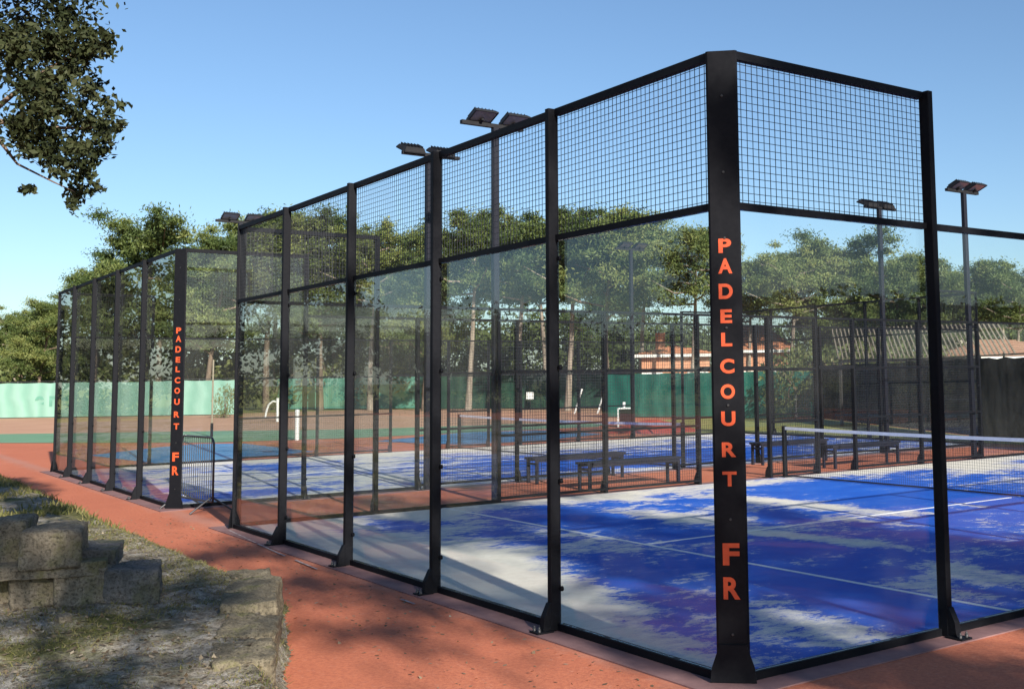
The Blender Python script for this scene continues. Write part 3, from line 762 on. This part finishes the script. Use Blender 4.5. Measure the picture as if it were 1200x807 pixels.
# shrubs below the pines
def shrub_mesh(seed, msh='shrub'):
    rng = np.random.default_rng(seed); rn = random.Random(seed)
    cs, rs = [], []
    for k in range(42):
        w = rn.uniform(0, 6.28); q = rn.random()**.5*1.5; z = rn.uniform(.3, 2.6)*(1-.25*q/1.5)
        cs.append((q*math.cos(w), q*math.sin(w), z)); rs.append(rn.uniform(.3,.6))
    V, sh = leaf_cloud(rng, cs, rs, 150, .2, .9, .5)
    mb = MB()
    for k in range(4): mb.tube([(0,0,0), (rn.uniform(-.4,.4), rn.uniform(-.4,.4), 1.1), (rn.uniform(-.9,.9), rn.uniform(-.9,.9), 2.2)], [.07,.05,.02], 5, False)
    return mb.mesh('stem', MT['bark']), foliage_mesh('leaves', V, sh, MT[msh])
SM = [shrub_mesh(3), shrub_mesh(4), shrub_mesh(5)]
def shrub(i, px, d, yt, wide, label, group='shrubs behind the windbreak fences'):
    X, Y = at(px, d); H = zat(px, yt, d); t = thing('shrub', label, 'shrub', (X, Y, -.05), i*2.1, group)
    s = H/2.95; t.scale = (s*wide, s*wide, s); link('stem', SM[i % 3][0], t); link('leaves', SM[i % 3][1], t)
rn = random.Random(4)
for k, px in enumerate(list(range(-10, 520, 33))):
    shrub(k, px, rn.uniform(78, 82), rn.uniform(392, 420), 1.25, 'bushy undergrowth shrub behind the pale green windbreak')
for k, px in enumerate(range(515, 760, 34)):
    shrub(k, px, rn.uniform(74, 80), rn.uniform(418, 436), 1.3, 'low undergrowth shrub among the bare pine trunks', 'shrubs among the pine trunks')
shrub(1, 264, 62, 446, .55, 'small dark bush at the end of the pale green windbreak', None)
for k, (px, d, yt) in enumerate(((930, 57, 394), (944, 52, 390), (930, 48, 410), (964, 52, 394))):
    shrub(k, px, d, yt, .9, 'dark garden shrub in front of the right hand salmon house', 'garden shrubs by the salmon house')
for k, (px, d, yt) in enumerate(((985, 50, 392), (1018, 52, 384), (1052, 50, 388), (1085, 49, 392), (1118, 60, 372))):
    shrub(k, px, d, yt, 1., 'garden shrub behind the pergola', 'garden shrubs behind the pergola')

# ------------------------------------------------------------------ overhanging holm oak (top left)
rng = np.random.default_rng(77); rn = random.Random(77)
D0 = 8.2
def pt(x, y, d=D0): return CAM+ray(x, y)*d
bl_ = [(60,70,30),(95,62,24),(118,55,16),(70,105,30),(105,105,20),(50,130,30),(85,140,26),(120,150,20),(132,128,14),(140,150,10),(60,165,26),(95,175,24),(122,178,16),
       (75,195,18),(98,205,18),(88,225,13),(84,240,8),(108,222,10),(36,100,34),(28,150,32),(20,60,40),(38,175,20),(65,45,26),(36,222,7),(100,40,16),(125,42,8),(60,188,10),(126,165,10)]
cs, rs = [], []
for x, y, r in bl_:
    for k in range(5):
        cs.append(pt(x+rn.gauss(0,r*.35), y+rn.gauss(0,r*.3), D0+rn.gauss(0,.25))); rs.append(r/160.*.62)
for k in range(150):                   # the rest of the crown, left of and above the frame
    w = rn.uniform(0, 6.28); q = rn.random()**.5*1.5
    c0 = pt(-150, -90, D0+.3); cs.append(c0+np.array([q*math.cos(w), q*math.sin(w), rn.uniform(-.6, 1.9)])); rs.append(rn.uniform(.16,.32))
V, sh = leaf_cloud(rng, cs, rs, 8000, .052, .9, .5, soft=True)
oak_base = pt(-190, 200, D0+.3); ob = (oak_base[0], oak_base[1], .2)
oak = thing('overhanging_oak', 'dark leaved tree whose bough hangs into the top left corner', 'tree', ob)
off = np.array(ob)
V = V-off
V2, sh2 = leaf_cloud(rng, cs, [r*1.55 for r in rs], 900, .055, .9, .5)
V = np.vstack([V, V2-off]); sh = np.hstack([sh, sh2])
link('crown', foliage_mesh('crown', V, sh, MT['oak']), oak)
mb = MB(); top = pt(-150, -60, D0+.3)-off
mb.tube([(0,0,-.4), (.05,.02,1.0), (top[0]*.5, top[1]*.5, 2.2), top], [.19,.15,.12,.06], 9)
mb.tube([(top[0]*.5, top[1]*.5, 2.2), pt(-20,140)-off, pt(60,150)-off, pt(120,150)-off], [.07,.035,.016,.005], 6, False)
mb.tube([pt(-20,140)-off, pt(20,192)-off, pt(62,213)-off, pt(88,225)-off], [.02,.009,.006,.003], 5, False)
mb.tube([pt(-20,140)-off, pt(40,90)-off, pt(100,55)-off], [.025,.012,.005], 5, False)
mb.build('trunk', MT['bark'], oak)

# ------------------------------------------------------------------ earth bank, stones, grass
from mathutils import noise as mnoise
def nz(x, y, s, o=0.): return mnoise.fractal(Vector((x*s+o, y*s-o, o*.7)), 1., 2., 5)
def ss(t): t = min(1, max(0, t)); return t*t*(3-2*t)
def bank_h(x, y):
    ey = -1.22+.07*nz(x, 0, .8, 3)-.33*max(0, x+4.4)                       # edge along the path
    ex = .6+.10*nz(0, y, 1.6, 5)                      # blunt end near the camera
    dy, dx = (ey-y)/.55, (ex-x)/.16
    if x > -4.6: dy = (ey-y)/(.55-.3*ss((x+4.6)/1.))
    if dy <= 0 or dx <= 0: return -.03
    base = .30*ss(dy)*ss(dx)
    base += .10*ss((-2.2-y)/1.6)*ss((-3.2-x)/3)
    return base+(.045*nz(x, y, 1.3)+.022*nz(x, y, 5., 2)+.014*nz(x, y, 14., 4))*ss(dy*2)*ss(dx*2)
def axis(a, b, fine0, fine1, df, dc):
    v = []; x = a
    while x < b: v.append(x); x += df if fine0 <= x <= fine1 else dc
    return v+[b]
xs = axis(-46, .8, -9, .8, .055, .5); ys = axis(-16, -1.05, -4.6, -1., .05, .5)
mb = MB(); nx = len(xs)
mb.v = [(x, y, bank_h(x, y)) for y in ys for x in xs]
mb.f = [(j*nx+i, j*nx+i+1, (j+1)*nx+i+1, (j+1)*nx+i) for j in range(len(ys)-1) for i in range(nx-1)]
mb.sm = [True]*len(mb.f); mb.mi = [0]*len(mb.f)
tag(mb.build('earth_bank', MT['bank']), kind='structure')

def rough_block(name, label, cx, cy, z, w, d, h, rz, m, seed, group='stone blocks of the old retaining wall'):
    rn = random.Random(seed); g = 18; mb = MB(); idx = {}; vs = []
    def vid(i, j, k):
        if (i, j, k) not in idx:
            p = np.array([(i/g-.5), (j/g-.5), k/g])
            q = np.array([p[0]*w, p[1]*d, p[2]*h])
            e = sum(1 for t in (i, j, k) if t in (0, g))
            n_ = np.array([mnoise.noise(Vector((q[0]*3.5+seed, q[1]*3.5, q[2]*3.5+a*9))) for a in range(3)])
            n2 = np.array([mnoise.noise(Vector((q[0]*11+seed, q[1]*11, q[2]*11+a*9))) for a in range(3)])
            n3 = np.array([mnoise.noise(Vector((q[0]*34+seed, q[1]*34, q[2]*34+a*9))) for a in range(3)])
            sc_ = min(1., min(w, d, h)/.2)
            chip = max(0, mnoise.noise(Vector((q[0]*7+seed*3, q[1]*7, q[2]*7)))-.12)*.16*sc_ if e >= 2 else 0
            q = q*(1-chip)+(n_*.022+n2*.013+n3*.007)*sc_
            if e >= 2: q[:2] *= .965; q[2] = q[2]*.975+.0125*h
            idx[(i, j, k)] = len(vs); vs.append(q)
        return idx[(i, j, k)]
    fs = []
    for a in range(g):
        for b in range(g):
            fs += [(vid(a,b,0),vid(a,b+1,0),vid(a+1,b+1,0),vid(a+1,b,0)), (vid(a,b,g),vid(a+1,b,g),vid(a+1,b+1,g),vid(a,b+1,g)),
                   (vid(a,0,b),vid(a+1,0,b),vid(a+1,0,b+1),vid(a,0,b+1)), (vid(a,g,b),vid(a,g,b+1),vid(a+1,g,b+1),vid(a+1,g,b)),
                   (vid(0,a,b),vid(0,a,b+1),vid(0,a+1,b+1),vid(0,a+1,b)), (vid(g,a,b),vid(g,a+1,b),vid(g,a+1,b+1),vid(g,a,b+1))]
    mb.add(vs, fs, True); o = mb.build(name, m, None, (cx, cy, z)); o.rotation_euler = (rn.uniform(-.03,.03), rn.uniform(-.03,.03), rz)
    return tag(o, label, 'stone block', group)
BZ = YAW+.36                                            # blocks face the camera
def blk(label, x0, x1, yb, zb, h, d, m, seed, drz=0.):
    a, b = gnd(x0, yb, zb), gnd(x1, yb, zb); w = math.hypot(b[0]-a[0], b[1]-a[1])
    dirx = np.array([math.cos(BZ+drz), math.sin(BZ+drz)]); nrm = np.array([-dirx[1], dirx[0]])
    c = (np.array(a[:2])+np.array(b[:2]))/2+nrm*d/2
    rough_block('stone_block', label, c[0], c[1], zb-.04, w, d, h+.04, BZ+drz, m, seed)
blk('dark square stone block at the right end of the stepped wall', 125, 181, 702, .33, .22, .42, MT['stonedk'], 2)
blk('squat brown stone block in the lower course, left of the dark end block', 66, 123, 706, .33, .23, .5, MT['stone'], 3)
blk('rough stone block in the lower course, second from the left edge', 14, 64, 708, .33, .24, .5, MT['stone'], 9, .08)
blk('stone block in the lower course cut by the left edge', -60, 11, 708, .33, .25, .5, MT['stone'], 4)
blk('thin stone slab lying on the lower course', -30, 112, 672, .56, .07, .6, MT['stone'], 5)
blk('big weathered stone block on top of the stepped wall', 26, 88, 660, .63, .235, .5, MT['stone'], 6)
blk('topmost stone block at the left edge of the wall', -60, 23, 660, .63, .28, .5, MT['stone'], 7)
blk('low dark slab jutting right behind the big top block', 90, 132, 660, .575, .10, .62, MT['stonedk'], 8)
for k, (x, y, w_, d_, h_, r_, lab) in enumerate(((-4.15,-1.62,.62,.34,.36,-.25,'mossy edge stone in the bank kerb, farthest up the path'), (-3.5,-1.80,.60,.36,.40,-.45,'mossy edge stone in the bank kerb, second up the path'),
        (-2.9,-2.02,.58,.38,.41,-.30,'mossy edge stone at the blunt near corner of the bank'), (-2.28,-2.22,.62,.36,.36,-.42,'mossy edge stone at the bottom of the picture beside the red path'), (-1.62,-2.46,.60,.36,.34,-.3,'mossy edge stone below the blunt corner, lowest in the picture'))):
    rough_block('edge_stone', lab, x, y, -.03, w_, d_, h_, r_, MT['edge'], 40+k, 'mossy stones edging the bank')
# loose stones
for k, (x, y, s, lab) in enumerate(((75,730,.10,'loose brown stone in the grass near the left corner'), (62,722,.06,'small brown stone beside the larger loose one'), (270,686,.05,'small loose stone near the path edge'), (105,712,.06,'brown pebble at the foot of the squat block'))):
    p = gnd(x, y, .3); rough_block('loose_stone', lab, p[0], p[1], bank_h(p[0], p[1])-.01, s*1.1, s*.8, s*.45, k, MT['stone'], 20+k, 'loose stones on the bank')

rng = np.random.default_rng(5)
def scatter(n, rx, ry, pred=None):
    P = []
    while len(P) < n:
        x, y = rng.uniform(*rx), rng.uniform(*ry); z = bank_h(x, y)
        if z < .0 or (pred and not pred(x, y)): continue
        P.append((x, y, z))
    return np.array(P)
def blades(P, h0, h1, w, lean):
    n = len(P); V = np.zeros((n, 4, 3)); ang = rng.uniform(0, 6.28, n); h = rng.uniform(h0, h1, n)
    dx, dy = np.cos(ang)*w, np.sin(ang)*w; lx, ly = rng.normal(0, lean, n)*h, rng.normal(0, lean, n)*h
    V[:,0] = P-np.stack([dx,dy,np.full(n,.01)],1); V[:,1] = P+np.stack([dx,dy,np.full(n,-.01)],1)
    V[:,2] = P+np.stack([dx*.3+lx,dy*.3+ly,h],1); V[:,3] = P+np.stack([-dx*.3+lx,-dy*.3+ly,h],1)
    return V.reshape(-1,3)
mossy = lambda x, y: nz(x, y, .9, 1)+.25*(y > -2.0) > rng.uniform(-.35, .45)
Pa = scatter(22000, (-9,.2), (-4.2,-1.2), mossy); Pb = scatter(16000, (-30,-9), (-5,-1.2), mossy)
V = np.vstack([blades(Pa, .006, .026, .0035, 1.1), blades(Pb, .03, .08, .010, .6)])
sh = rng.uniform(0, 1, len(V)//4)
tag(link('grass', foliage_mesh('grass', V, sh, MT['grassb'])), 'short mossy grass growing on the earth bank', 'grass', kind='stuff')
P = scatter(9000, (-9,.2), (-4.2,-1.25)); P[:,2] += .006
P = np.vstack([P, np.stack([rng.uniform(-12,1.5,700), rng.uniform(-1.45,-.3,700), np.full(700,.003)],1)]); n = len(P); a = rng.normal(size=(n,3))*[1,1,.25]; a /= np.linalg.norm(a,axis=1)[:,None]; b = np.cross(a, [0,0,1.]); b /= np.linalg.norm(b,axis=1)[:,None]
S = rng.uniform(.008,.026,n)[:,None]; V = np.stack([P-a*S, P+b*S*.6, P+a*S, P-b*S*.6],1).reshape(-1,3)
tag(link('leaf_litter', foliage_mesh('leaf_litter', V, rng.uniform(0,1,n), MT['litter'])), 'scattered dead leaves and chips on the bank', 'leaf litter', kind='stuff')

# ------------------------------------------------------------------ trees that shade the near court (right of the frame, towards the sun)
SP = [pine_meshes(71, 12, .40, 3.8, 60, per=330), pine_meshes(83, 12, .34, 3.6, 55, per=330)]
for k, (x, y, H, w, i) in enumerate(((20.5,-1.8,14.4,1.0,0), (17.5,-6.1,12.2,.72,1), (24.,-.5,13.8,1.0,1), (19,.1,11.4,1.0,0))):
    t = thing('pine_tree', 'pine outside the picture on the right, shading the near court', 'tree', (x, y, 0), k*1.9, 'pines shading the near court')
    s = H/12.3; t.scale = (s*w, s*w, s); link('trunk', SP[i][0], t); link('crown', SP[i][1], t)

rng = np.random.default_rng(15); cs, rs = [], []
for k in range(900):
    px = rng.uniform(-120, 1320); d = rng.uniform(104, 116)
    yt = np.interp(px, [-100,200,420,520,760,860,930,1000,1300], [385,372,380,372,372,398,385,362,362])+rng.uniform(-4,14)
    X, Y = at(px, d); cs.append((X, Y, zat(px, yt, d)*rng.uniform(0, 1)**.8)); rs.append(rng.uniform(1.0,1.9))
V, sh = leaf_cloud(rng, cs, rs, 60, .5, .85, .5)
tag(link('far_wood', foliage_mesh('far_wood', V, sh*.55, MT['shrub'])), 'dark far wood closing the view behind the pine trunks', 'wood', kind='stuff')
rng = np.random.default_rng(16); cs = [(14+rng.uniform(-.5,.5), rng.uniform(2.5, 44), rng.uniform(.2, 3.75)) for k in range(900)]; rs = rng.uniform(.35,.6,900)
V, sh = leaf_cloud(rng, cs, rs, 150, .22, .8, .5)
hg = thing('hedge', 'tall clipped hedge added outside the picture on the right to darken what the glass mirrors', 'hedge', (0, 0, 0))  # unseen hedge, put in so the right hand glass mirrors something dark
link('hedge_leaves', foliage_mesh('hedge_leaves', V, sh*.6, MT['shrub']), hg)
mb = MB(); mb.box(13.75, 14.25, 2.6, 43.8, 0, 3.7); mb.build('dense_core', MT['scr_dark'], hg)

# distant wood behind the camera, seen only mirrored in the glass
rng = np.random.default_rng(8); cs, rs = [], []
prof = [(-150,300),(36,240),(215,250),(240,320),(280,345),(420,345),(505,342),(530,372),(640,372),(658,230),(860,200)]
for k in range(700):
    if k < 520:
        x = rng.uniform(-150, 860); dr = ray(x, 441) * np.array([1,-1,1]); yt = np.interp(x, [q[0] for q in prof], [q[1] for q in prof])
    else:
        x = rng.uniform(840, 1320); dr = ray(x, 441) * np.array([-1,1,1]); yt = np.interp(x, [870,905,1000,1100,1300], [308,320,345,352,350])
    d = rng.uniform(56, 74); top = 1.9+(441-yt)/FPX*d-1.0
    cs.append((CAM[0]+dr[0]*d, CAM[1]+dr[1]*d, top*rng.uniform(0, 1)**.7)); rs.append(rng.uniform(.9,1.5))
V, sh = leaf_cloud(rng, cs, rs, 150, .36, .8, .45, soft=True)
tag(link('distant_wood', foliage_mesh('distant_wood', V, sh, MT['oak'])), 'far wood behind the viewer, mirrored in the glass', 'wood', kind='stuff')

# ------------------------------------------------------------------ light
EL, AZ = R(24), math.atan2(-.150, 1.)
S = Vector((math.cos(EL)*math.cos(AZ), math.cos(EL)*math.sin(AZ), math.sin(EL)))
sun = bpy.data.lights.new('sun', 'SUN'); sun.energy = 5.0; sun.angle = R(.53); sun.color = (1., .93, .83)
so = bpy.data.objects.new('sun', sun); COL.objects.link(so); so.rotation_euler = S.to_track_quat('Z', 'Y').to_euler(); so.location = (20, -5, 30)
w = bpy.data.worlds.new('World'); sc.world = w; w.use_nodes = True; nt = w.node_tree; nt.nodes.clear()
sk = nt.nodes.new('ShaderNodeTexSky'); sk.sky_type = 'NISHITA'; sk.sun_disc = False; sk.sun_elevation = EL
sk.sun_rotation = math.atan2(S.x, S.y); sk.altitude = 20; sk.air_density = 1.0; sk.dust_density = .6; sk.ozone_density = 1.6
bg = nt.nodes.new('ShaderNodeBackground'); bg.inputs[1].default_value = .068
o = nt.nodes.new('ShaderNodeOutputWorld'); tn = nt.nodes.new('ShaderNodeMix'); tn.data_type = 'RGBA'; tn.blend_type = 'MULTIPLY'; tn.inputs[0].default_value = 1; tn.inputs[7].default_value = (.87,1.02,1.17,1); nt.links.new(sk.outputs[0], tn.inputs[6]); nt.links.new(tn.outputs[2], bg.inputs[0]); nt.links.new(bg.outputs[0], o.inputs[0])
vs = sc.view_settings; vs.view_transform = 'Standard'; vs.look = 'None'; vs.exposure = .92; vs.gamma = 1; vs.use_curve_mapping = False
sc.cycles.transparent_max_bounces = 48; sc.cycles.max_bounces = 8; sc.cycles.diffuse_bounces = 3; sc.cycles.glossy_bounces = 4
sc.cycles.caustics_reflective = False; sc.cycles.caustics_refractive = False
sc.cycles.use_denoising = True
